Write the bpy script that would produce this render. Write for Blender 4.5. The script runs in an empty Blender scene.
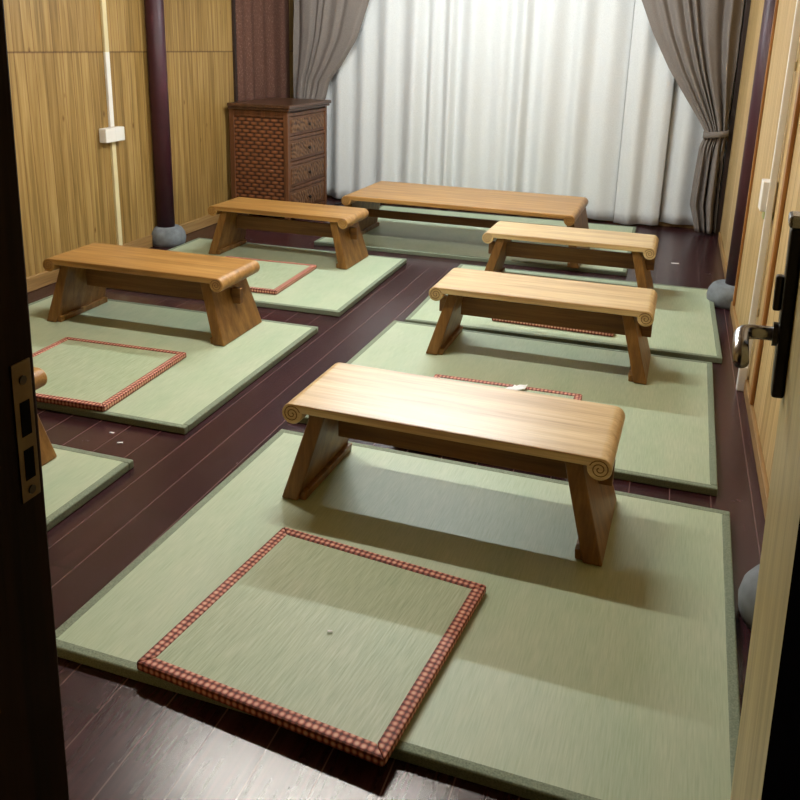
import bpy, bmesh, math, random
from mathutils import Vector, Matrix

random.seed(7)
SC = bpy.context.scene
COL = SC.collection
PI = math.pi

# ------------------------------------------------------------------ helpers
class MB:
    """collects shapes and links them as ONE mesh object"""
    def __init__(s):
        s.v = []; s.f = []
    def add(s, vs, fs):
        n = len(s.v)
        s.v += [tuple(p) for p in vs]
        s.f += [tuple(i + n for i in f) for f in fs]
        return s
    def box(s, a, b):
        x0, y0, z0 = a; x1, y1, z1 = b
        v = [(x0,y0,z0),(x1,y0,z0),(x1,y1,z0),(x0,y1,z0),(x0,y0,z1),(x1,y0,z1),(x1,y1,z1),(x0,y1,z1)]
        return s.add(v, [(0,3,2,1),(4,5,6,7),(0,1,5,4),(1,2,6,5),(2,3,7,6),(3,0,4,7)])
    def hexa(s, v):
        return s.add(v, [(0,3,2,1),(4,5,6,7),(0,1,5,4),(1,2,6,5),(2,3,7,6),(3,0,4,7)])
    def prism_y(s, prof, y0, y1):
        """profile in x,z (counter-clockwise seen from -y) extruded along y"""
        n = len(prof)
        v = [(x, y0, z) for x, z in prof] + [(x, y1, z) for x, z in prof]
        f = [tuple(range(n)), tuple(range(2*n-1, n-1, -1))]
        for i in range(n):
            j = (i+1) % n
            f.append((i, i+n, j+n, j))
        return s.add(v, f)
    def prism_x(s, prof, x0, x1):
        n = len(prof)
        v = [(x0, y, z) for y, z in prof] + [(x1, y, z) for y, z in prof]
        f = [tuple(range(n)), tuple(range(2*n-1, n-1, -1))]
        for i in range(n):
            j = (i+1) % n
            f.append((i, i+n, j+n, j))
        return s.add(v, f)
    def tube(s, pts, r, seg=10, cap=True):
        pts = [Vector(p) for p in pts]
        rr = r if isinstance(r, (list, tuple)) else [r]*len(pts)
        rings = []
        t0 = (pts[1]-pts[0]).normalized()
        up = Vector((0,0,1)) if abs(t0.z) < .9 else Vector((1,0,0))
        nrm = (up - t0*up.dot(t0)).normalized()
        for i, p in enumerate(pts):
            if i == 0: t = pts[1]-pts[0]
            elif i == len(pts)-1: t = pts[-1]-pts[-2]
            else: t = (pts[i+1]-pts[i-1])
            t.normalize()
            nrm = (nrm - t*nrm.dot(t)).normalized()
            bn = t.cross(nrm)
            rings.append([p + (nrm*math.cos(2*PI*k/seg) + bn*math.sin(2*PI*k/seg))*rr[i] for k in range(seg)])
        v = [q for ring in rings for q in ring]; f = []
        for i in range(len(pts)-1):
            for k in range(seg):
                a = i*seg+k; b = i*seg+(k+1) % seg
                f.append((a, b, b+seg, a+seg))
        if cap:
            f.append(tuple(range(seg-1, -1, -1)))
            f.append(tuple(range(len(v)-seg, len(v))))
        return s.add(v, f)
    def lathe(s, prof, c=(0,0), seg=32):
        """prof: list of (r, z) from bottom to top around the vertical through c"""
        v = []; f = []
        for r, z in prof:
            for k in range(seg):
                a = 2*PI*k/seg
                v.append((c[0]+r*math.cos(a), c[1]+r*math.sin(a), z))
        for i in range(len(prof)-1):
            for k in range(seg):
                a = i*seg+k; b = i*seg+(k+1) % seg
                f.append((a, b, b+seg, a+seg))
        f.append(tuple(range(seg-1, -1, -1)))
        f.append(tuple(range(len(v)-seg, len(v))))
        return s.add(v, f)
    def build(s, name, mat, parent=None, smooth=False, bevel=0, seg=2, angle=35, loc=None):
        me = bpy.data.meshes.new(name)
        me.from_pydata(s.v, [], s.f)
        bm = bmesh.new(); bm.from_mesh(me)
        bmesh.ops.recalc_face_normals(bm, faces=bm.faces)
        bm.to_mesh(me); bm.free()
        o = bpy.data.objects.new(name, me); COL.objects.link(o)
        me.materials.append(mat)
        if smooth:
            for p in me.polygons: p.use_smooth = True
        if bevel:
            m = o.modifiers.new('bevel', 'BEVEL'); m.width = bevel; m.segments = seg
            m.limit_method = 'ANGLE'; m.angle_limit = math.radians(angle)
            m.harden_normals = False
        if parent is not None: o.parent = parent
        if loc is not None: o.location = loc
        return o

def tag(o, label=None, cat=None, group=None, kind=None):
    if label: o['label'] = label
    if cat: o['category'] = cat
    if group: o['group'] = group
    if kind: o['kind'] = kind
    return o

def thing(name, label, cat, loc=(0,0,0), rz=0, group=None):
    o = bpy.data.objects.new(name, None); COL.objects.link(o)
    o.empty_display_size = .05
    o.location = loc; o.rotation_euler = (0, 0, rz)
    return tag(o, label, cat, group)

def children(o):
    return [c for c in bpy.data.objects if c.parent == o]

def copy_tree(o, parent=None):
    kids = children(o)
    c = o.copy(); COL.objects.link(c)
    if parent is not None: c.parent = parent
    for k in kids: copy_tree(k, c)
    return c

# ------------------------------------------------------------------ materials
def srgb(r, g, b):
    f = lambda c: (c/255/12.92) if c/255 <= .04045 else ((c/255+.055)/1.055)**2.4
    return (f(r), f(g), f(b), 1)

class NT:
    def __init__(s, name):
        s.m = bpy.data.materials.new(name); s.m.use_nodes = True
        s.t = s.m.node_tree; s.n = s.t.nodes; s.l = s.t.links
        s.b = s.n['Principled BSDF']
    def node(s, kind, **kw):
        n = s.n.new(kind)
        for k, v in kw.items(): setattr(n, k, v)
        return n
    def link(s, a, b): s.l.new(a, b)
    def obj(s, scale=(1,1,1), loc=(0,0,0)):
        tc = s.node('ShaderNodeTexCoord'); mp = s.node('ShaderNodeMapping')
        mp.inputs['Scale'].default_value = scale; mp.inputs['Location'].default_value = loc
        s.link(tc.outputs['Object'], mp.inputs['Vector'])
        return mp.outputs['Vector']
    def noise(s, vec, scale=5, detail=4, rough=.5, dist=0):
        n = s.node('ShaderNodeTexNoise')
        n.inputs['Scale'].default_value = scale; n.inputs['Detail'].default_value = detail
        n.inputs['Roughness'].default_value = rough; n.inputs['Distortion'].default_value = dist
        s.link(vec, n.inputs['Vector'])
        return n.outputs['Fac']
    def ramp(s, fac, stops, interp='LINEAR'):
        r = s.node('ShaderNodeValToRGB'); r.color_ramp.interpolation = interp
        e = r.color_ramp.elements
        while len(e) < len(stops): e.new(.5)
        for i, (p, c) in enumerate(stops): e[i].position = p; e[i].color = c
        s.link(fac, r.inputs['Fac'])
        return r.outputs['Color']
    def mix(s, fac, a, b, mode='MIX'):
        m = s.node('ShaderNodeMix', data_type='RGBA', blend_type=mode)
        for v, i in ((fac, 0), (a, 6), (b, 7)):
            if hasattr(v, 'is_linked') or hasattr(v, 'links'): s.link(v, m.inputs[i])
            else: m.inputs[i].default_value = v
        return m.outputs[2]
    def math(s, op, a, b=None, c=None):
        m = s.node('ShaderNodeMath', operation=op)
        for i, v in enumerate((a, b, c)):
            if v is None: continue
            if hasattr(v, 'links'): s.link(v, m.inputs[i])
            else: m.inputs[i].default_value = v
        return m.outputs[0]
    def sep(s, vec):
        x = s.node('ShaderNodeSeparateXYZ'); s.link(vec, x.inputs[0]); return x.outputs
    def bump(s, h, strength=.3, dist=.002):
        b = s.node('ShaderNodeBump'); b.inputs['Strength'].default_value = strength
        b.inputs['Distance'].default_value = dist
        s.link(h, b.inputs['Height']); s.link(b.outputs['Normal'], s.b.inputs['Normal'])
    def color(s, c):
        if hasattr(c, 'links'): s.link(c, s.b.inputs['Base Color'])
        else: s.b.inputs['Base Color'].default_value = c
    def set(s, rough=.5, spec=.5, metal=0, coat=0, coat_rough=.1):
        s.b.inputs['Roughness'].default_value = rough
        s.b.inputs['Specular IOR Level'].default_value = spec
        s.b.inputs['Metallic'].default_value = metal
        s.b.inputs['Coat Weight'].default_value = coat
        s.b.inputs['Coat Roughness'].default_value = coat_rough
        return s.m

def plain(name, c, rough=.5, spec=.5, metal=0, var=.12, scale=12):
    m = NT(name)
    f = m.noise(m.obj(), scale, 4, .55)
    lo = tuple(x*(1-var) for x in c[:3]) + (1,); hi = tuple(min(1, x*(1+var)) for x in c[:3]) + (1,)
    m.color(m.ramp(f, [(.3, lo), (.7, hi)]))
    return m.set(rough, spec, metal)

def wood(name, dark, mid, light, axis='x', rough=.4, spec=.5, freq=1.0, coat=0.0, coat_rough=.25):
    m = NT(name)
    st = {'x': (1.6, 26, 26), 'y': (26, 1.6, 26), 'z': (26, 26, 1.6)}[axis]
    v = m.obj(tuple(k*freq for k in st))
    a = m.noise(v, 1.0, 5, .6, .35)
    st2 = {'x': (5, 190, 190), 'y': (190, 5, 190), 'z': (190, 190, 5)}[axis]
    b = m.noise(m.obj(st2), 1.0, 2, .5)
    col = m.ramp(a, [(.28, dark), (.5, mid), (.72, light)])
    fine = m.ramp(b, [(.25, (.62,.56,.5,1)), (.6, (1,1,1,1))])
    m.color(m.mix(.55, col, fine, 'MULTIPLY'))
    m.bump(b, .12, .0008)
    return m.set(rough, spec, 0, coat, coat_rough)

M = {}
M['bench'] = wood('honey_bench_wood', srgb(130,90,40), srgb(168,123,62), srgb(192,150,88), 'x', .4, .5, 1.0, .2, .3)
M['bench_pale_sheen'] = wood('pale_sheen_bench_wood', srgb(176,138,88), srgb(212,182,130), srgb(230,206,158), 'x', .38, .5, 1.0, .35, .32)  # paler than the left bench tops, white curtain's reflection put into the colour
M['bench_leg'] = wood('bench_leg_wood', srgb(98,65,27), srgb(130,91,42), srgb(152,114,60), 'z', .45, .4)
M['bench_rail'] = wood('bench_rail_wood', srgb(88,57,25), srgb(116,78,36), srgb(136,98,50), 'x', .5, .4)
M['bench_dark'] = wood('bench_carving_wood', srgb(84,50,22), srgb(110,68,32), srgb(132,86,44), 'x', .6, .3)

def tatami_mat_material():
    m = NT('woven_reed')
    v = m.obj((1,1,1))
    fine = m.noise(m.obj((330, 14, 40)), 1.0, 3, .6)
    broad = m.noise(m.obj((9, 1.3, 1)), 1.0, 4, .6)
    blot = m.noise(v, 3.2, 3, .5)
    c = m.ramp(fine, [(.25, srgb(146,162,132)), (.5, srgb(172,184,156)), (.75, srgb(192,200,174))])
    c2 = m.ramp(broad, [(.3, srgb(162,180,150)), (.7, srgb(188,194,166))])
    c = m.mix(.45, c, c2)
    c3 = m.ramp(blot, [(.35, (.93,.97,.93,1)), (.65, (1,1,1,1))])
    m.color(m.mix(1.0, c, c3, 'MULTIPLY'))
    m.bump(fine, .25, .001)
    return m.set(.48, .45)
M['reed'] = tatami_mat_material()

def border_cloth():
    m = NT('mat_border_cloth')
    a = m.noise(m.obj((260, 260, 260)), 1.0, 2, .5)
    m.color(m.ramp(a, [(.3, srgb(104,116,96)), (.7, srgb(138,148,126))]))
    m.bump(a, .3, .001)
    return m.set(.75, .25)
M['mat_border'] = border_cloth()

def cushion_reed():
    m = NT('cushion_reed')
    fine = m.noise(m.obj((300, 16, 40)), 1.0, 3, .6)
    blot = m.noise(m.obj((1.5, 1.5, 1)), 2.2, 3, .5)
    c = m.ramp(fine, [(.25, srgb(146,158,128)), (.55, srgb(170,180,150)), (.8, srgb(188,195,168))])
    c3 = m.ramp(blot, [(.35, (.92,.97,.92,1)), (.65, (1,1,1,1))])
    m.color(m.mix(1.0, c, c3, 'MULTIPLY'))
    m.bump(fine, .22, .001)
    return m.set(.5, .4)
M['cushion_reed'] = cushion_reed()

def brocade():
    m = NT('brocade_trim')
    vo = m.node('ShaderNodeTexVoronoi'); vo.feature = 'F1'
    vo.inputs['Scale'].default_value = 1.0; vo.inputs['Randomness'].default_value = .08
    m.link(m.obj((70, 70, 70), (.3, .3, .3)), vo.inputs['Vector'])
    d = vo.outputs['Distance']
    m.color(m.ramp(d, [(0, srgb(150,84,70)), (.13, srgb(222,196,164)), (.33, srgb(212,160,136)),
                       (.46, srgb(172,98,82)), (.62, srgb(84,42,34))]))
    m.bump(m.math('SUBTRACT', 1.0, d), .4, .002)
    return m.set(.65, .3)
M['brocade'] = brocade()

def plank_wall(name, axis, width, shift, seam_z, pale):
    """vertical softwood boards side by side along the given axis, one cross joint at seam_z"""
    m = NT(name)
    tc = m.node('ShaderNodeTexCoord')
    o = m.sep(tc.outputs['Object'])
    u = o['XYZ'.index(axis)]; z = o[2]
    k = m.math('DIVIDE', m.math('ADD', u, shift), width)
    cell = m.math('FLOOR', k); fr = m.math('FRACT', k)
    tier = m.math('GREATER_THAN', z, seam_z)
    cid = m.math('ADD', cell, m.math('MULTIPLY', tier, 37.3))
    wn = m.node('ShaderNodeTexWhiteNoise', noise_dimensions='1D'); m.link(cid, wn.inputs['W'])
    cx = m.node('ShaderNodeCombineXYZ')
    m.link(m.math('MULTIPLY', u, 42), cx.inputs[0]); m.link(m.math('MULTIPLY', cid, 5.7), cx.inputs[1])
    m.link(m.math('MULTIPLY', z, 1.7), cx.inputs[2])
    a = m.noise(cx.outputs[0], 1.0, 5, .6, .5)
    cols = [srgb(118,93,46), srgb(160,129,72), srgb(188,158,102)] if not pale else [srgb(172,140,88), srgb(202,172,118), srgb(220,194,142)]
    c = m.ramp(a, [(.27, cols[0]), (.5, cols[1]), (.75, cols[2])])
    tint = m.ramp(wn.outputs['Value'], [(0, (.78,.74,.66,1)), (.5, (.95,.93,.9,1)), (1, (1,1,1,1))])
    c = m.mix(1.0, c, tint, 'MULTIPLY')
    # knots
    ck = m.node('ShaderNodeCombineXYZ')
    m.link(m.math('MULTIPLY', u, 9), ck.inputs[0]); m.link(m.math('MULTIPLY', z, 4.5), ck.inputs[2]); m.link(cid, ck.inputs[1])
    vo = m.node('ShaderNodeTexVoronoi'); vo.inputs['Scale'].default_value = 1.0; m.link(ck.outputs[0], vo.inputs['Vector'])
    kn = m.ramp(vo.outputs['Distance'], [(.03, (.42,.27,.15,1)), (.1, (1,1,1,1))])
    c = m.mix(.8, c, kn, 'MULTIPLY')
    # dark tongue-and-groove lines and the cross joint
    edge = m.math('ABSOLUTE', m.math('SUBTRACT', fr, .5))
    g = m.ramp(edge, [(.462, (1,1,1,1)), (.49, (.5,.36,.22,1))])
    c = m.mix(1.0, c, g, 'MULTIPLY')
    sz = m.math('ABSOLUTE', m.math('SUBTRACT', z, seam_z))
    s = m.ramp(sz, [(.002, (.3,.2,.12,1)), (.005, (1,1,1,1))])
    c = m.mix(1.0, c, s, 'MULTIPLY')
    m.color(c)
    m.bump(m.math('SUBTRACT', 1.0, m.math('GREATER_THAN', edge, .478)), .5, .003)
    return m.set(.5, .4)
M['wall_left'] = plank_wall('boarded_wall_left', 'Y', .068, .02, 1.163, False)
M['wall_right'] = plank_wall('boarded_wall_right', 'Y', .11, .03, 1.9, True)
M['wall_x'] = plank_wall('boarded_wall_cross', 'X', .09, .03, 1.9, False)

def floor_mat():
    m = NT('dark_floorboards')
    tc = m.node('ShaderNodeTexCoord'); o = m.sep(tc.outputs['Object'])
    x, y = o[0], o[1]
    k = m.math('DIVIDE', m.math('SUBTRACT', x, .14 - .1155*40), .1155)
    cell = m.math('FLOOR', k); fr = m.math('FRACT', k)
    wn = m.node('ShaderNodeTexWhiteNoise', noise_dimensions='1D'); m.link(cell, wn.inputs['W'])
    # board ends staggered along each row
    ky = m.math('ADD', m.math('DIVIDE', y, 1.9), m.math('MULTIPLY', wn.outputs['Value'], 7.0))
    cy = m.math('FLOOR', ky); fy = m.math('FRACT', ky)
    w2 = m.node('ShaderNodeTexWhiteNoise', noise_dimensions='2D')
    cc = m.node('ShaderNodeCombineXYZ'); m.link(cell, cc.inputs[0]); m.link(cy, cc.inputs[1]); m.link(cc.outputs[0], w2.inputs['Vector'])
    cv = m.node('ShaderNodeCombineXYZ')
    m.link(m.math('MULTIPLY', x, 55), cv.inputs[0]); m.link(m.math('MULTIPLY', y, 2.5), cv.inputs[1]); m.link(m.math('MULTIPLY', cell, 3.3), cv.inputs[2])
    a = m.noise(cv.outputs[0], 1.0, 5, .6, .4)
    c = m.ramp(a, [(.25, srgb(38,17,22)), (.55, srgb(56,27,32)), (.8, srgb(74,40,43))])
    t = m.ramp(w2.outputs['Value'], [(0, (.66,.62,.64,1)), (1, (1.0,1.0,1.0,1))])
    c = m.mix(1.0, c, t, 'MULTIPLY')
    e = m.math('ABSOLUTE', m.math('SUBTRACT', fr, .5))
    line = m.ramp(e, [(.482, (0,0,0,1)), (.492, (1,1,1,1))])
    c = m.mix(line, c, srgb(104,78,76))
    e2 = m.math('ABSOLUTE', m.math('SUBTRACT', fy, .5))
    l2 = m.ramp(e2, [(.4985, (0,0,0,1)), (.4993, (1,1,1,1))])
    c = m.mix(l2, c, srgb(24,12,12))
    dust = m.noise(m.obj((1,1,1)), 5.0, 5, .65)
    m.color(m.mix(m.ramp(dust, [(.45, (0,0,0,1)), (.8, (.05,.05,.05,1))]), c, srgb(130,118,118)))
    m.bump(m.noise(m.obj((9, 2, 1)), 1.0, 2, .5), .06, .002)
    r = m.ramp(dust, [(.25, (.25,.25,.25,1)), (.8, (.28,.28,.28,1))])
    mt = m.set(.3, .5)
    m.link(r, m.b.inputs['Roughness'])
    return mt
M['floor'] = floor_mat()

def cloth(name, c1, c2, rough=.85, weave=420, speck=None, trans=0):
    m = NT(name)
    a = m.noise(m.obj((weave, weave, weave*.6)), 1.0, 2, .5)
    col = m.ramp(a, [(.3, c1), (.7, c2)])
    if speck is not None:
        b = m.noise(m.obj((95, 95, 70)), 1.0, 3, .6)
        col = m.mix(m.ramp(b, [(.54, (0,0,0,1)), (.64, (.75,.75,.75,1))]), col, speck)
    m.color(col)
    m.bump(a, .2, .001)
    mt = m.set(rough, .2)
    if trans:
        tr = m.node('ShaderNodeBsdfTranslucent'); m.link(col, tr.inputs['Color'])
        mx = m.node('ShaderNodeMixShader'); mx.inputs[0].default_value = trans
        m.link(m.b.outputs[0], mx.inputs[1]); m.link(tr.outputs[0], mx.inputs[2])
        m.link(mx.outputs[0], m.n['Material Output'].inputs['Surface'])
    return mt
M['sheer'] = cloth('white_curtain_cloth', srgb(220,221,219), srgb(236,237,235), .8, 300, None, .2)
M['drape'] = cloth('grey_drape_cloth', srgb(112,104,98), srgb(136,127,119), .85, 380)
M['brown_curtain'] = cloth('brown_patterned_cloth', srgb(84,56,46), srgb(102,70,58), .85, 320, srgb(126,100,86))

M['column'] = plain('oxblood_paint', srgb(58,18,32), .5, .5, 0, .22, 9)
M['stone'] = plain('grey_stone', srgb(118,124,128), .8, .3, 0, .28, 18)
M['plastic'] = plain('white_plastic', srgb(236,234,228), .45, .5, 0, .03, 6)
M['plastic_cream'] = plain('cream_plastic', srgb(222,208,164), .5, .4, 0, .05, 6)
M['plastic_green'] = plain('pale_green_plastic', srgb(176,184,128), .5, .4, 0, .06, 6)
M['frame_dark'] = wood('dark_frame_wood', srgb(34,20,10), srgb(48,29,15), srgb(60,38,20), 'z', .75, .12)
M['frame_black'] = plain('near_black_frame', srgb(6,5,5), .9, .0, 0, .1, 10)  # near-black all over, for the right jamb only
M['trim_dark'] = wood('dark_corner_strip', srgb(30,20,16), srgb(44,30,24), srgb(56,38,30), 'z', .55, .3)
M['trim_brown'] = wood('brown_trim_wood', srgb(128,82,38), srgb(160,108,54), srgb(182,130,72), 'z', .5, .4)
M['skirt'] = wood('pale_skirting_wood', srgb(128,98,56), srgb(156,122,74), srgb(176,144,94), 'y', .55, .35)
M['door'] = wood('pale_door_wood', srgb(142,124,78), srgb(170,152,100), srgb(192,176,122), 'z', .45, .4)
M['black'] = plain('black_lock_metal', srgb(26,22,22), .35, .5, .4, .1, 20)
M['steel'] = plain('brushed_steel', srgb(176,176,178), .25, .5, 1.0, .06, 30)
M['steel_dark'] = plain('dark_steel', srgb(70,66,64), .3, .5, .9, .08, 30)
M['brass'] = plain('tarnished_strike_metal', srgb(120,96,58), .42, .5, .5, .2, 30)
M['hole'] = plain('dark_hollow', srgb(10,8,8), .9, .1, 0, .05, 5)
M['ceiling'] = plain('ceiling_wood', srgb(128,100,66), .8, .2, 0, .04, 3)
M['plaster'] = plain('plaster_wall', srgb(206,200,188), .8, .2, 0, .05, 3)
M['paper'] = plain('white_paper', srgb(238,238,236), .8, .2, 0, .04, 40)
M['cable'] = plain('black_rubber', srgb(22,22,24), .5, .4, 0, .1, 20)
M['cab'] = wood('cabinet_brown_wood', srgb(72,42,22), srgb(98,60,34), srgb(118,76,46), 'z', .42, .45)
M['cab_top'] = wood('cabinet_top_wood', srgb(58,36,22), srgb(80,52,34), srgb(96,66,46), 'y', .3, .5)

def rattan(name, axes, p, q):
    """basket weave: rounded strands, every other row shifted by half a strand"""
    m = NT(name)
    tc = m.node('ShaderNodeTexCoord'); o = m.sep(tc.outputs['Object'])
    k = m.math('DIVIDE', o[2], q); row = m.math('FLOOR', k)
    fx = m.math('ADD', m.math('DIVIDE', o['XYZ'.index(axes)], p), m.math('MULTIPLY', row, .5))
    hx = m.math('ABSOLUTE', m.math('SINE', m.math('MULTIPLY', fx, PI)))
    hz = m.math('ABSOLUTE', m.math('SINE', m.math('MULTIPLY', k, PI)))
    h = m.math('MULTIPLY', m.math('POWER', hx, .7), m.math('POWER', hz, .6))
    c = m.ramp(h, [(.12, srgb(58,32,18)), (.5, srgb(106,62,36)), (.9, srgb(142,90,54))])
    v = m.noise(m.obj((16, 16, 30)), 1.0, 3, .6)
    t = m.ramp(v, [(.3, (.66,.62,.6,1)), (.7, (1,1,1,1))])
    m.color(m.mix(1.0, c, t, 'MULTIPLY'))
    m.bump(h, .8, .006)
    return m.set(.45, .45)
M['rattan'] = rattan('woven_rattan', 'X', .062, .027)

def carved():
    m = NT('carved_drawer_wood')
    vo = m.node('ShaderNodeTexVoronoi'); vo.feature = 'F1'; vo.inputs['Scale'].default_value = 30
    vo.inputs['Randomness'].default_value = .7
    m.link(m.obj((1,1,1)), vo.inputs['Vector'])
    w = m.node('ShaderNodeTexWave'); w.wave_type = 'RINGS'; w.inputs['Scale'].default_value = 9
    w.inputs['Distortion'].default_value = 9; w.inputs['Detail'].default_value = 2
    m.link(m.obj((1,1,1)), w.inputs['Vector'])
    h = m.math('ADD', m.math('MULTIPLY', vo.outputs['Distance'], .9), m.math('MULTIPLY', w.outputs['Fac'], .5))
    m.color(m.ramp(h, [(.3, srgb(66,40,22)), (.6, srgb(98,64,38)), (.95, srgb(122,86,54))]))
    m.bump(h, .8, .006)
    return m.set(.5, .4)
M['carved'] = carved()

# ------------------------------------------------------------------ the setting
XL, XR, YF, YB, ZC = -2.18, 1.22, -.80, 5.14, 2.25
tag(MB().box((-2.4, -.96, -.06), (1.5, 5.35, 0)).build('floor', M['floor']), kind='structure')
tag(MB().box((-2.4, -.92, ZC), (1.5, 5.35, ZC+.06)).build('ceiling', M['ceiling']), kind='structure')
tag(MB().box((XL-.1, -.92, 0), (XL, 5.25, ZC)).build('wall_left', M['wall_left']), kind='structure')
tag(MB().box((XR, -.92, 0), (XR+.1, 5.25, ZC)).build('wall_right', M['wall_right']), kind='structure')
tag(MB().box((XL-.1, YB, 0), (XR+.1, YB+.1, ZC)).build('wall_back', M['plaster']), kind='structure')
wf = MB()
wf.box((XL-.1, YF-.12, 0), (.26, YF, ZC)).box((1.03, YF-.12, 0), (XR+.1, YF, ZC)).box((.26, YF-.12, 2.02), (1.03, YF, ZC))
tag(wf.build('wall_front', M['wall_x']), kind='structure')
# skirting along the left wall, threshold strip under the white curtain
tag(MB().box((XL, YF, 0), (XL+.018, 3.02, .075)).box((XL, 3.25, 0), (XL+.018, 4.05, .075)).build('baseboard_left', M['skirt'], bevel=.004), kind='structure')
tag(MB().box((XR-.014, YF, 0), (XR, .36, .05)).box((XR-.014, .60, 0), (XR, 3.05, .05)).box((XR-.014, 3.28, 0), (XR, 4.8, .05)).build('baseboard_right', M['skirt'], bevel=.003), kind='structure')
tag(MB().box((XL, 5.085, 0), (XR, YB, .05)).build('baseboard_back', M['skirt'], bevel=.004), kind='structure')
# dark post closing the left boarding, dark strip filling the gap beside the right drape
tag(MB().box((XL, 4.122, 0), (XL+.02, 4.148, ZC)).build('trim_1', M['trim_dark'], bevel=.003), kind='structure')
tag(MB().box((XR-.03, 4.93, 0), (XR, 5.0, ZC)).build('trim_2', M['trim_dark'], bevel=.003), kind='structure')
# brown cover strip on the right wall and thin bead beside the column
tag(MB().box((XR-.014, 1.66, .05), (XR, 1.71, ZC)).build('trim_3', M['trim_brown'], bevel=.004), kind='structure')
tag(MB().box((XR-.012, 2.94, .05), (XR, 2.965, ZC)).build('trim_4', M['trim_brown'], bevel=.003), kind='structure')

# door frame: two jambs and the head; strike plate let into the left jamb
jl = MB().hexa([(.24,YF-.15,0),(.306,YF-.15,0),(.306,YF,0),(.24,YF,0),(.24,YF-.15,2.02),(.356,YF-.15,2.02),(.356,YF,2.02),(.24,YF,2.02)]).build('trim_5', M['frame_dark'], bevel=.003)
tag(jl, 'dark brown door jamb with a metal strike plate', kind='structure')
# the plate lies in the sloping face of the jamb: x = .306 + .05 z / 2.02
def jx(z, d=0): return .306 + .05*z/2.02 + d
def plate(m, y0, y1, z0, z1, d0, d1):
    return m.hexa([(jx(z0,d0),y0,z0),(jx(z0,d1),y0,z0),(jx(z0,d1),y1,z0),(jx(z0,d0),y1,z0),
                   (jx(z1,d0),y0,z1),(jx(z1,d1),y0,z1),(jx(z1,d1),y1,z1),(jx(z1,d0),y1,z1)])
ys0, ys1 = YF-.030, YF-.007
spo = plate(MB(), ys0, ys1, .852, .985, -.001, .0015).build('strike_plate', M['brass'], jl, bevel=.0005)
spo['label'] = 'tarnished metal strike plate with two dark holes'
for z0, z1 in ((.872, .902), (.915, .948)):
    plate(MB(), ys0+.006, ys1-.005, z0, z1, .0012, .0019).build('bolt_hole', M['hole'], jl)
for zz in (.861, .968):
    MB().tube([(jx(zz,.0012), YF-.018, zz), (jx(zz,.0026), YF-.018, zz)], .0042, 12).build('screw', M['steel_dark'], jl)
tag(MB().hexa([(.992,YF-.15,0),(1.06,YF-.15,0),(1.06,YF,0),(.992,YF,0),(.922,YF-.15,2.02),(1.06,YF-.15,2.02),(1.06,YF,2.02),(.922,YF,2.02)]).build('trim_6', M['frame_black'], bevel=.003), kind='structure')
tag(MB().box((.24, YF-.15, 2.02), (1.05, YF, 2.08)).build('trim_7', M['frame_dark'], bevel=.003), kind='structure')

# open door leaf along the right-hand side, lever handle near its free edge
dv = MB()
dr = bpy.data.objects.new('pivot', None)
W = .615
leaf = MB().box((0, 0, .045), (.042, W, 2.0)).build('door_1', M['door'], bevel=.003)
tag(leaf, 'pale wooden door leaf standing open with black lock plate', kind='structure')
leaf.location = (1.010, YF+.008, 0)
leaf.rotation_euler = (0, -math.radians(1.9), -math.atan2(.045, W))
# leaf-local: x<0 is the face toward the doorway, y = W the free edge
MB().box((-.016, W-.062, .822), (0, W-.022, 1.05)).build('lock_plate', M['black'], leaf, bevel=.004)
cap = MB().box((-.019, W-.064, 1.05), (0, W-.020, 1.066)).build('plate_cap', M['steel'], leaf, bevel=.004)
zl = .905
hd = MB()
pts = [(-.016, W-.042, zl), (-.040, W-.042, zl), (-.050, W-.044, zl), (-.057, W-.050, zl), (-.060, W-.060, zl-.001), (-.060, W-.085, zl-.004), (-.058, W-.135, zl-.012)]
hd.tube(pts, [.0095, .0095, .010, .010, .010, .010, .0095], 14)
hdo = hd.build('lever_handle', M['steel'], leaf, smooth=True)
MB().tube([(-.016, W-.042, zl), (-.022, W-.042, zl)], .016, 18).build('rose', M['steel_dark'], leaf)
MB().box((-.026, W-.05, .938), (-.016, W-.034, .985)).build('thumb_turn', M['steel_dark'], leaf, bevel=.003)
bpy.data.objects.remove(dr)

# ------------------------------------------------------------------ columns on stone bases
def column(loc, label, r=.066, off=0):
    t = thing('wooden_column', label, 'column', loc, 0, 'oxblood columns along the side walls')
    MB().lathe([(r, .10), (r, 1.0), (r, ZC)], (off, 0), seg=36).build('shaft', M['column'], t, smooth=False)
    for p in children(t)[0].data.polygons: p.use_smooth = len(p.vertices) == 4
    b = MB().lathe([(.098, 0), (.106, .02), (.110, .05), (.104, .08), (.088, .104), (.070, .116)], seg=36).build('stone_base', M['stone'], t)
    for p in b.data.polygons: p.use_smooth = len(p.vertices) == 4
    b['label'] = 'rounded grey stone base'
    return t
column((-2.117, 3.12, 0), 'dark oxblood round column with chipped paint against the left boarded wall', .055, -.012)
column((1.20, 3.13, 0), 'dark oxblood round column against the right wall beside the grey drape', .062, .035)
column((1.215, .48, 0), 'column on a grey stone base half hidden behind the open door leaf', .062)

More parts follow.
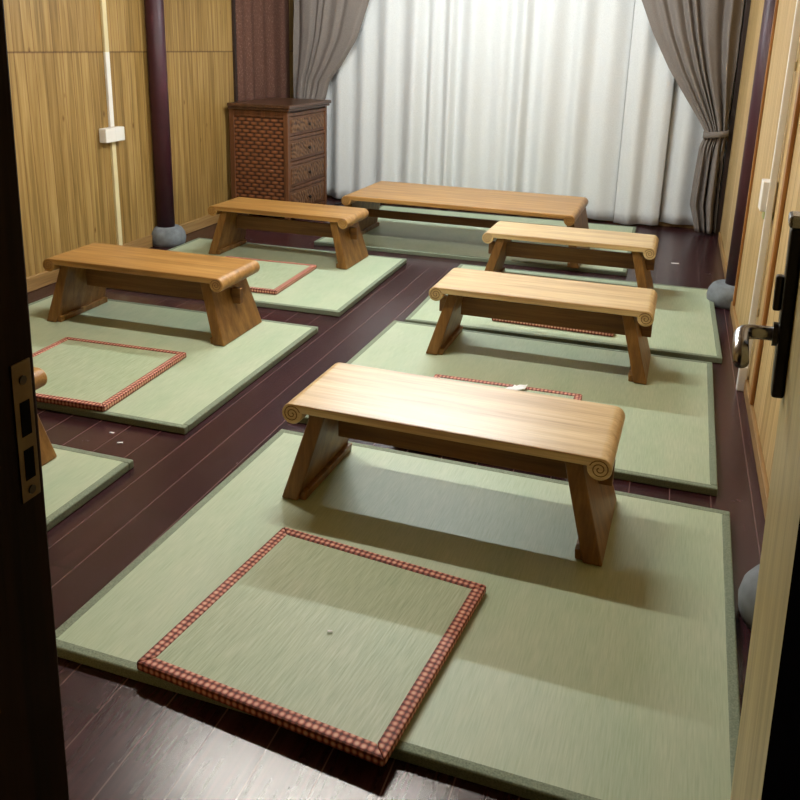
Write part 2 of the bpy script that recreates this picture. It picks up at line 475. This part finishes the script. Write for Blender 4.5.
# ------------------------------------------------------------------ conduits
t = thing('cable_conduit', 'pale plastic cable conduit with junction box running down the left boarded wall', 'conduit', (XL, 2.705, 0))
MB().box((0, -.017, .0), (.016, .017, .675)).build('lower_trunking', M['plastic_cream'], t, bevel=.002)['label'] = 'cream lower length of trunking'
MB().box((0, -.017, .76), (.016, .017, 1.163)).build('middle_trunking', M['plastic'], t, bevel=.002)['label'] = 'white middle length of trunking'
MB().box((0, -.017, 1.163), (.016, .017, ZC)).build('upper_trunking', M['plastic_cream'], t, bevel=.002)['label'] = 'cream upper length of trunking'
jb = MB().box((0, -.105, .68), (.046, -.017, .757)).box((0, -.016, .68), (.043, .07, .757)).build('junction_box', M['plastic'], t, bevel=.004)
jb['label'] = 'white double junction box'

t = thing('cable_conduit', 'white plastic conduit with a small switch box on the right wall beside the door', 'conduit', (XR, 1.93, 0))
MB().box((-.03, -.012, .0), (-.006, .012, ZC)).box((-.006, -.006, .3), (0, .006, .33)).box((-.006, -.006, 1.2), (0, .006, 1.23)).build('trunking', M['plastic'], t, bevel=.003)
MB().box((-.05, -.0, .70), (0, .085, .81)).build('switch_box', M['plastic'], t, bevel=.004)
MB().box((-.036, .0, .672), (0, .05, .70)).build('box_cover', M['plastic_green'], t, bevel=.004)['label'] = 'pale green side cover'
sk = MB().box((-.04, -.018, .0), (-.008, .018, .10)).build('floor_socket', M['plastic'], t, bevel=.004)

# ------------------------------------------------------------------ tatami mats
TM = .026
def mat_parts(t, w, d):
    b = .024
    c = MB().box((b-.004, b-.004, 0), (w-b+.004, d-b+.004, TM-.0012)).build('reed_panel', M['reed'], t)
    bo = MB()
    bo.box((0, 0, 0), (w, b, TM)).box((0, d-b, 0), (w, d, TM)).box((0, b, 0), (b, d-b, TM)).box((w-b, b, 0), (w, d-b, TM))
    o = bo.build('cloth_border', M['mat_border'], t, bevel=.0045, seg=3)
    o['label'] = 'grey green cloth border'
G = 'tatami mats laid on the floor'
mw, md = 1.394, 1.108
proto = thing('tatami_mat', 'tatami mat nearest the doorway, carrying the foremost bench and the large square cushion', 'mat', (-.306, -.170, 0), -.020, G)
mat_parts(proto, mw, md)
for x, y, a, lab in [
    (-.312, 1.046, -.013, 'second tatami mat from the doorway on the right, cushion with white tissue on it'),
    (-.256, 2.183, .012, 'third tatami mat from the doorway on the right, near the right column'),
    (-1.973, .825, .002, 'tatami mat in the middle of the left column under the orange-brown bench'),
    (-1.970, 2.150, .014, 'left tatami mat in front of the rattan cabinet'),
    (-2.003, -.515, -.005, 'tatami mat at the left of which only a corner shows past the door jamb'),
]:
    o = copy_tree(proto); o.location = (x, y, 0); o.rotation_euler.z = a; o['label'] = lab
t = thing('tatami_mat', 'long tatami mat under the large low table by the white curtain', 'mat', (-1.275, 3.462, 0), .012, G)
mat_parts(t, 1.94, 1.36)

# ------------------------------------------------------------------ square floor cushions
def cushion(t, s):
    b = .028; h = .021
    g = MB(); n = 14
    for i in range(n+1):
        for j in range(n+1):
            u, v = i/n, j/n
            puff = .0012*math.sin(PI*u)**.5*math.sin(PI*v)**.5 if 0 < u < 1 and 0 < v < 1 else 0
            g.v.append((b-.003+u*(s-2*b+.006), b-.003+v*(s-2*b+.006), h-.0025+puff))
    for i in range(n):
        for j in range(n):
            a = i*(n+1)+j; g.f.append((a, a+n+1, a+n+2, a+1))
    m = len(g.v)
    q = [0, n*(n+1), n*(n+1)+n, n]
    for k in q: g.v.append((g.v[k][0], g.v[k][1], .004))
    ring = [[i*(n+1) for i in range(n+1)], [n*(n+1)+j for j in range(n+1)], [i*(n+1)+n for i in range(n, -1, -1)], [j for j in range(n, -1, -1)]]
    for k in range(4): g.f.append(tuple(ring[k]) + (m+(k+1) % 4, m+k))
    g.f.append((m+3, m+2, m+1, m))
    p = g.build('reed_panel', M['cushion_reed'], t)
    
    bo = MB()
    bo.hexa([(0,0,0),(s,0,0),(s-b,b,0),(b,b,0),(0,0,h),(s,0,h),(s-b,b,h),(b,b,h)])
    bo.hexa([(s,0,0),(s,s,0),(s-b,s-b,0),(s-b,b,0),(s,0,h),(s,s,h),(s-b,s-b,h),(s-b,b,h)])
    bo.hexa([(s,s,0),(0,s,0),(b,s-b,0),(s-b,s-b,0),(s,s,h),(0,s,h),(b,s-b,h),(s-b,s-b,h)])
    bo.hexa([(0,s,0),(0,0,0),(b,b,0),(b,s-b,0),(0,s,h),(0,0,h),(b,b,h),(b,s-b,h)])
    o = bo.build('brocade_border', M['brocade'], t, bevel=.004, seg=2)
    o['label'] = 'red brown brocade border with small pale motifs'
G = 'square reed cushions with brocade borders'
cp = thing('floor_cushion', 'large square reed cushion nearest the doorway with red brocade border', 'cushion', (-.070, -.172, TM), -.113, G)
cushion(cp, .556)
for x, y, a, lab in [
    (-1.450, .812, .041, 'square reed cushion in front of the orange-brown bench on the left'),
    (-1.525, 2.282, .04, 'square reed cushion in front of the bench by the rattan cabinet'),
    (.080, .985, .012, 'square reed cushion with a white tissue on it, behind the foremost bench'),
    (.126, 2.315, -.035, 'square reed cushion seen beneath the second bench of the right column'),
]:
    o = copy_tree(cp); o.location = (x, y, TM); o.rotation_euler.z = a; o['label'] = lab

# ------------------------------------------------------------------ benches with scrolled ends
def bench(t, L=.882, Wd=.335, H=.289, foot=.443, r=.030, th=.026, rail=(.134, .214), topm=None, big=False):
    """origin on the ground in the middle of the footprint"""
    cx = L/2 - r; cz = H - r
    prof = []
    a1 = PI - math.asin((r - th)/r)          # where the curl meets the underside of the slab
    n = 22
    angs = [PI/2 - (PI/2 + 2*PI - a1)*i/n for i in range(n+1)]     # clockwise from the top round the outside
    right = [(cx + r*math.cos(a), cz + r*math.sin(a)) for a in angs]
    left = [(-x, z) for x, z in reversed(right)]
    prof = left + right
    prof = list(reversed(prof))
    top = MB().prism_y(prof, -Wd/2, Wd/2).build('tabletop', topm or M['bench'], t, bevel=.0035, seg=2, angle=50)
    # carved volutes on the end grain, one at each corner
    for sx in (-1, 1):
        for sy in (-1, 1):
            pts = []
            for k in range(34):
                q = k/33; a = PI*.9 - q*4.3*PI; rr = (r-.005)*(1-.86*q)
                pts.append((sx*(cx + rr*math.cos(a)), sy*(Wd/2+.0004), cz + rr*math.sin(a)))
            MB().tube(pts, .0014, 6).build('scroll_carving', M['bench_rail'], t)
    zt = H - th
    for sx in (-1, 1):
        xo, xi = foot, foot - .050
        k = .078 if not big else .06
        to, ti = foot - k, foot - k - .044
        d0, d1 = (Wd/2 + .008, Wd/2 - .022) if not big else (Wd/2 - .01, Wd/2 - .05)
        v = [(sx*xi, -d0, 0), (sx*xo, -d0, 0), (sx*xo, d0, 0), (sx*xi, d0, 0),
             (sx*ti, -d1, zt), (sx*to, -d1, zt), (sx*to, d1, zt), (sx*ti, d1, zt)]
        lg = MB().hexa(v).build('leg', M['bench_leg'], t, bevel=.005, seg=2)
        # ledge along the inner foot of the board
        sb = MB()
        def xin(z): return xi + (ti - xi)*z/zt
        sb.hexa([(sx*(xin(0)+.004), -d0+.012, 0), (sx*(xin(0)-.02), -d0+.012, 0), (sx*(xin(0)-.02), d0-.008, 0), (sx*(xin(0)+.004), d0-.008, 0),
                 (sx*(xin(.026)+.004), -d0+.014, .026), (sx*(xin(.026)-.016), -d0+.014, .026), (sx*(xin(.026)-.016), d0-.01, .026), (sx*(xin(.026)+.004), d0-.01, .026)])
        sb.build('foot_ledge', M['bench_leg'], t, bevel=.003)
        z0, z1 = rail[0]+.004, rail[1]-.008
        xw = foot - k*(z0/zt)
        MB().box((min(sx*(xw-.012), sx*(xw+.034)), -.0135, z0), (max(sx*(xw-.012), sx*(xw+.034)), .0135, z1)).build('tenon', M['bench_rail'], t, bevel=.003)
    zr = (rail[0]+rail[1])/2
    xr = foot - .055 - .07*zr/zt
    MB().box((-xr, -.0125, rail[0]), (xr, .0125, rail[1])).build('rail', M['bench_rail'], t, bevel=.003)
    if big:
        for x in (-.42, .0, .42):
            pr = [(x-.03, zt-.0005), (x-.022, zt-.012), (x+.022, zt-.012), (x+.03, zt-.0005)]
            MB().prism_y(list(reversed(pr)), -Wd/2+.03, Wd/2-.03).build('batten', M['bench_rail'], t, bevel=.002)
G = 'low wooden benches with scrolled ends'
b0 = thing('low_bench', 'foremost low wooden bench with pale sheen on top, on the mat nearest the doorway', 'bench', (.357, .700, TM), -.028, G)
bench(b0, topm=M['bench_pale_sheen'])
b1 = thing('low_bench', 'orange-brown low bench on the left, nearest the white junction box', 'bench', (-1.283, 1.722, TM), .003, G)
bench(b1)
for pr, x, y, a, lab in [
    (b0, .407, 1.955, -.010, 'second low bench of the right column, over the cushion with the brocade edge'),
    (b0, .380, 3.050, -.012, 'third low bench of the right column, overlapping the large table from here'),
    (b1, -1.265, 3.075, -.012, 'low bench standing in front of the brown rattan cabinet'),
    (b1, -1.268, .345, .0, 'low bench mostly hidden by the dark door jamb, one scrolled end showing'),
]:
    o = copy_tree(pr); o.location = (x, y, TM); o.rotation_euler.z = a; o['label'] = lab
tb = thing('low_table', 'long wide low wooden table standing before the white curtain', 'table', (-.363, 3.775, TM), -.012)
bench(tb, 1.44, .655, .312, .765, .032, .027, (.125, .175), None, True)

# ------------------------------------------------------------------ rattan cabinet
cb = thing('rattan_cabinet', 'brown cabinet with woven rattan side and four carved drawers in the corner', 'cabinet', (-2.14, 3.972, 0))
cw, cd, ch = .45, .69, .812
body = MB()
body.box((.0, .03, .05), (cw-.022, cd-.03, ch-.03))
for x in (0, cw-.035):
    for y in (0, cd-.035):
        body.box((x, y, 0), (x+.035, y+.035, ch-.03))
body.box((.03, .004, .05), (cw-.03, .03, .10)).box((.03, .004, ch-.075), (cw-.03, .03, ch-.03))
for z in (.05, .238, .416, .594, ch-.055):
    body.box((cw-.03, .03, z-.012), (cw-.004, cd-.03, z+.012))
body.build('carcass', M['cab'], cb, bevel=.003)
MB().box((.033, .012, .10), (cw-.033, .034, ch-.075)).build('rattan_panel', M['rattan'], cb)
tp = MB().box((0, -.018, ch-.03), (cw+.016, cd+.018, ch-.012)).box((0, -.026, ch-.012), (cw+.026, cd+.026, ch+.012))
tp.build('cabinet_top', M['cab_top'], cb, bevel=.006, seg=3)
for z0, z1 in ((.068, .222), (.254, .40), (.432, .578), (.61, ch-.072)):
    d = MB().box((cw-.03, .038, z0), (cw-.006, cd-.038, z1)).build('drawer', M['cab'], cb, bevel=.003)
    MB().box((cw-.008, .06, z0+.02), (cw+.0, cd-.06, z1-.018)).build('carved_panel', M['carved'], d, bevel=.003)
    zk = (z0+z1)/2
    MB().tube([(cw-.002, cd/2, zk), (cw+.006, cd/2, zk), (cw+.010, cd/2, zk), (cw+.018, cd/2, zk), (cw+.021, cd/2, zk)], [.006, .006, .012, .012, .006], 14).build('knob', M['steel_dark'], d)

# ------------------------------------------------------------------ curtains
def sheet(name, nu, nv, fn, mat, parent=None, thick=.0025):
    me = MB()
    for j in range(nv+1):
        for i in range(nu+1):
            me.v.append(fn(i/nu, j/nv))
    for j in range(nv):
        for i in range(nu):
            a = j*(nu+1)+i
            me.f.append((a, a+1, a+nu+2, a+nu+1))
    o = me.build(name, mat, parent, smooth=True)
    m = o.modifiers.new('solid', 'SOLIDIFY'); m.thickness = thick; m.offset = 0
    return o

def smooth(x): x = max(0, min(1, x)); return x*x*(3-2*x)
def interp(tab, z):
    """tab: (z, value) with falling z"""
    if z >= tab[0][0]: return tab[0][1]
    for (z0, a), (z1, b) in zip(tab, tab[1:]):
        if z >= z1: return a + (b-a)*(z0-z)/(z0-z1)
    return tab[-1][1]

def pleats(x0, x1, seed, mean=.19):
    rnd = random.Random(seed); ks = [x0]
    while ks[-1] < x1: ks.append(ks[-1] + mean*rnd.uniform(.62, 1.45))
    am = [rnd.uniform(.5, 1.2) for _ in ks]; sk = [rnd.uniform(.36, .64) for _ in ks]
    dr = [rnd.uniform(-.018, .018) for _ in ks]
    def f(x, q):
        # q = 0 top .. 1 bottom
        for i in range(len(ks)-1):
            if x < ks[i+1] or i == len(ks)-2:
                w = (x-ks[i])/(ks[i+1]-ks[i]) ; w = max(0, min(1, w)); s = sk[i]
                p = w/s*.5 if w < s else .5 + (w-s)/(1-s)*.5
                return am[i]*(.5-.5*math.cos(2*PI*p))**1.1*(.55+.45*q), dr[i]
        return 0, 0
    return f

def white_curtain(name_seed, x0, x1, y0, amp, zbot, label):
    f = pleats(x0, x1, name_seed)
    ztop = 2.19
    def fn(u, v):
        x = x0 + (x1-x0)*u
        a, d = f(x, v)
        z = ztop + (zbot - ztop)*v + (.006*math.sin(x*9) if v > .98 else 0)
        return (x + d*v*math.sin(PI*min(1, max(0, u))), y0 - amp*a + .006*math.sin(x*31+v*2.2), z)
    o = sheet('white_curtain', int((x1-x0)/.0085), 26, fn, M['sheer'])
    return tag(o, label, 'curtain', 'white curtains across the end of the room')
white_curtain(3, -2.0, .470, 5.055, .075, .018, 'broad white curtain panel hanging in pleats behind the large low table')
white_curtain(11, .474, .795, 5.02, .05, .016, 'narrow white curtain panel with a straight hem right of the large table')
white_curtain(23, .80, 1.19, 5.06, .045, .03, 'white curtain panel tucked behind the gathered right grey drape')

rod = thing('curtain_rod', 'curtain rod above the white curtains', 'rod', (0, 4.97, 2.205))
MB().tube([(-2.16, 0, 0), (1.2, 0, 0)], .014, 12).build('pole', M['steel_dark'], rod, smooth=True)

# grey drape tied back on the right
def tied(outer, inner, y0, ztop, ztie, zbot, folds, seed):
    rnd = random.Random(seed); ph = rnd.uniform(0, 6)
    def fn(u, v):
        z = ztop + (zbot-ztop)*v
        xo = interp(outer, z); xi = interp(inner, z)
        g = 1 - .45*math.exp(-((z-ztie)/.10)**2)
        w = u + .018*math.sin(7*u+ph)
        x = xo + (xi-xo)*w
        a = .030*g*(.8 + .5*math.sin(3.1*u+ph))
        if z < ztie: a *= 1.0
        wp = folds*w + .42*math.sin(2*PI*1.35*w + ph) + .2*math.sin(2*PI*3.1*w + 2*ph) + .12*math.sin(4*z)
        lw = smooth((ztie-.05-z)/.2)
        sh = (1-lw)*math.sin(2*PI*wp + ph) + lw*1.5*math.sin(2*PI*wp*.5 + ph)
        y = y0 - a*sh - .03*math.exp(-((z-ztie)/.12)**2)*math.sin(PI*u)
        return (x, y, z)
    return fn
t = thing('tied_drape', 'grey drape tied back at the right side of the white curtain', 'drape', (0, 0, 0), 0, 'grey tied drapes')
outer = [(2.42, 1.20), (1.58, 1.19), (1.2, 1.19), (.75, 1.178), (.70, 1.18), (.54, 1.178), (.26, 1.182), (.02, 1.19)]
inner = [(2.42, .26), (1.95, .37), (1.576, .532), (1.364, .627), (1.131, .757), (.936, .891), (.78, 1.0), (.72, 1.035), (.68, 1.035), (.62, 1.012), (.39, 1.0), (.21, .995), (.10, 1.03), (.02, 1.05)]
sheet('drape_cloth', 150, 70, tied(outer, inner, 4.90, 2.19, .71, .018, 7, 4), M['drape'], t, .003)
def band(xa, xb, y0, z):
    m = MB(); n = 28; pts = []
    cxm, rx, ry = (xa+xb)/2, (xb-xa)/2+.012, .062
    for k in range(n):
        a = 2*PI*k/n
        pts.append((cxm + rx*math.cos(a), y0 + ry*math.sin(a), z + .010*math.cos(a)))
    for k in range(n):
        x, y, zz = pts[k]
        m.v += [(x, y, zz-.021), (x, y, zz+.021)]
    for k in range(n):
        j = (k+1) % n; m.f.append((2*k, 2*j, 2*j+1, 2*k+1))
    return m
tb1 = band(1.035, 1.178, 4.885, .71).build('tie_back', M['drape'], t, smooth=True)
s = tb1.modifiers.new('solid', 'SOLIDIFY'); s.thickness = .004
t = thing('tied_drape', 'grey drape swept aside behind the rattan cabinet at the left', 'drape', (0, 0, 0), 0, 'grey tied drapes')
outer = [(2.42, -2.06), (1.55, -2.06), (.83, -2.07), (.7, -2.06), (.02, -2.07)]
inner = [(2.42, -1.15), (1.9, -1.30), (1.553, -1.444), (1.272, -1.545), (1.069, -1.674), (.953, -1.768), (.816, -1.80), (.70, -1.86), (.6, -1.85), (.3, -1.80), (.02, -1.80)]
sheet('drape_cloth', 150, 70, tied(outer, inner, 4.89, 2.19, .71, .018, 6, 9), M['drape'], t, .003)
tb1 = band(-2.055, -1.875, 4.885, .70).build('tie_back', M['drape'], t, smooth=True)
s = tb1.modifiers.new('solid', 'SOLIDIFY'); s.thickness = .004

fb = pleats(4.17, 5.06, 31, .2)
def fnb(u, v):
    y = 4.17 + .86*u
    a, d = fb(y, v)
    return (XL+.008+.022*a, y, 2.19 + (.03-2.19)*v)
tag(sheet('brown_curtain', 80, 12, fnb, M['brown_curtain']), 'dark brown patterned curtain hanging behind the rattan cabinet', 'curtain')

# ------------------------------------------------------------------ small things
def crumple(name, label, cat, loc, pts, group=None, th=.0012):
    m = MB()
    nu = len(pts[0]); 
    for row in pts:
        for p in row: m.v.append(p)
    for j in range(len(pts)-1):
        for i in range(nu-1):
            a = j*nu+i; m.f.append((a, a+1, a+nu+1, a+nu))
    o = m.build(name, M['paper'], smooth=True, loc=loc)
    s = o.modifiers.new('solid', 'SOLIDIFY'); s.thickness = th; s.offset = 1
    return tag(o, label, cat, group)
rn = random.Random(5)
rows = []
for j in range(7):
    row = []
    for i in range(11):
        u, v = i/10-.5, j/6-.5
        wv = .024*(1-.8*max(0, -u*1.4))
        row.append((u*.085, v*wv*2 + u*.075, .002 + .011*abs(math.sin(i*1.9+j*1.3))*(1-abs(u)) + rn.uniform(0, .003)))
    rows.append(row)
crumple('tissue', 'crumpled white tissue lying on the cushion behind the foremost bench', 'tissue', (.385, 1.480, TM+.0222), rows)
def scrap(loc, size, label, a=0):
    rows = []
    for j in range(3):
        row = []
        for i in range(4):
            x, y = (i/3-.5)*size, (j/2-.5)*size*.5
            row.append((x*math.cos(a)-y*math.sin(a), x*math.sin(a)+y*math.cos(a), .0004+size*.05*((i*j) % 2)))
        rows.append(row)
    crumple('paper_scrap', label, 'scrap', loc, rows, 'paper scraps', .0008)
scrap((.929, 3.93, .0005), .045, 'white paper scrap on the bare floor near the right grey drape', .2)
scrap((-.809, .757, .0005), .016, 'upper of two tiny white scraps on the floor before the left mats')
scrap((-.741, .706, .0005), .018, 'lower of two tiny white scraps on the floor before the left mats', .5)
scrap((.264, .042, TM+.0222), .011, 'tiny white scrap on the large cushion nearest the doorway', .3)
cab = MB().tube([(-1.68, 4.80, .006), (-1.62, 4.90, .006), (-1.56, 4.93, .022), (-1.47, 4.93, .024), (-1.40, 4.90, .010), (-1.33, 4.84, .006), (-1.30, 4.78, .006)], .006, 8).build('power_cable', M['cable'], smooth=True)
tag(cab, 'short black power cable on the floor beside the rattan cabinet', 'cable')

# ------------------------------------------------------------------ lights the room has: two ceiling tube lamps
def tube_lamp(loc, power, colr, label, length=1.2):
    t = thing('tube_lamp', label, 'lamp', loc, 0, 'ceiling tube lamps')
    MB().box((-length/2-.03, -.045, .03), (length/2+.03, .045, .075)).build('housing', M['plastic'], t, bevel=.006)
    MB().box((-.3, -.012, .07), (-.28, .012, ZC-loc[2])).build('bracket', M['steel'], t)
    MB().box((.28, -.012, .07), (.30, .012, ZC-loc[2])).build('bracket', M['steel'], t)
    m = bpy.data.materials.new('lit_tube'); m.use_nodes = True
    nt = m.node_tree; nt.nodes.remove(nt.nodes['Principled BSDF'])
    em = nt.nodes.new('ShaderNodeEmission'); em.inputs[0].default_value = (*colr, 1); em.inputs[1].default_value = power
    nt.links.new(em.outputs[0], nt.nodes['Material Output'].inputs['Surface'])
    MB().tube([(-length/2, 0, 0), (length/2, 0, 0)], .018, 16).build('tube', m, t, smooth=True)
    for sx in (-1, 1):
        MB().box((min(sx*length/2, sx*(length/2+.03)), -.02, -.022), (max(sx*length/2, sx*(length/2+.03)), .02, .034)).build('end_cap', M['plastic'], t, bevel=.003)
    return t
tube_lamp((-.45, 1.36, 2.05), 205, (1.0, .965, .89), 'warm ceiling tube lamp over the middle of the room')
tube_lamp((-.45, 3.24, 2.05), 290, (.87, .955, 1.0), 'cool ceiling tube lamp near the curtain end')

w = bpy.data.worlds.new('world'); SC.world = w; w.use_nodes = True
w.node_tree.nodes['Background'].inputs[0].default_value = (.5, .55, .6, 1)
w.node_tree.nodes['Background'].inputs[1].default_value = .0012

# ------------------------------------------------------------------ camera
F, PX, PY = 844.214, 404.62, 290.96
yaw, pitch, roll = .302849, .286636, .0281
cy, sy, cp_, sp_ = math.cos(yaw), math.sin(yaw), math.cos(pitch), math.sin(pitch)
f = Vector((-sy*cp_, cy*cp_, -sp_)); r = Vector((cy, sy, 0)); u = r.cross(f)
r2 = r*math.cos(roll) + u*math.sin(roll); u2 = -r*math.sin(roll) + u*math.cos(roll)
cam = bpy.data.cameras.new('camera'); co = bpy.data.objects.new('camera', cam); COL.objects.link(co)
mw_ = Matrix((r2, u2, -f)).transposed().to_4x4(); mw_.translation = Vector((.850472, -1.369641, 1.259460))
co.matrix_world = mw_
cam.sensor_fit = 'HORIZONTAL'; cam.sensor_width = 36; cam.lens = F/800*36
cam.shift_x = (400-PX)/800; cam.shift_y = (PY-400)/800
cam.clip_start = .02
SC.camera = co

vs = SC.view_settings
vs.view_transform = 'Standard'; vs.look = 'None'; vs.gamma = 1; vs.use_curve_mapping = False
vs.exposure = 0.27
SC.cycles.use_denoising = True
SC.cycles.max_bounces = 8
SC.cycles.diffuse_bounces = 5
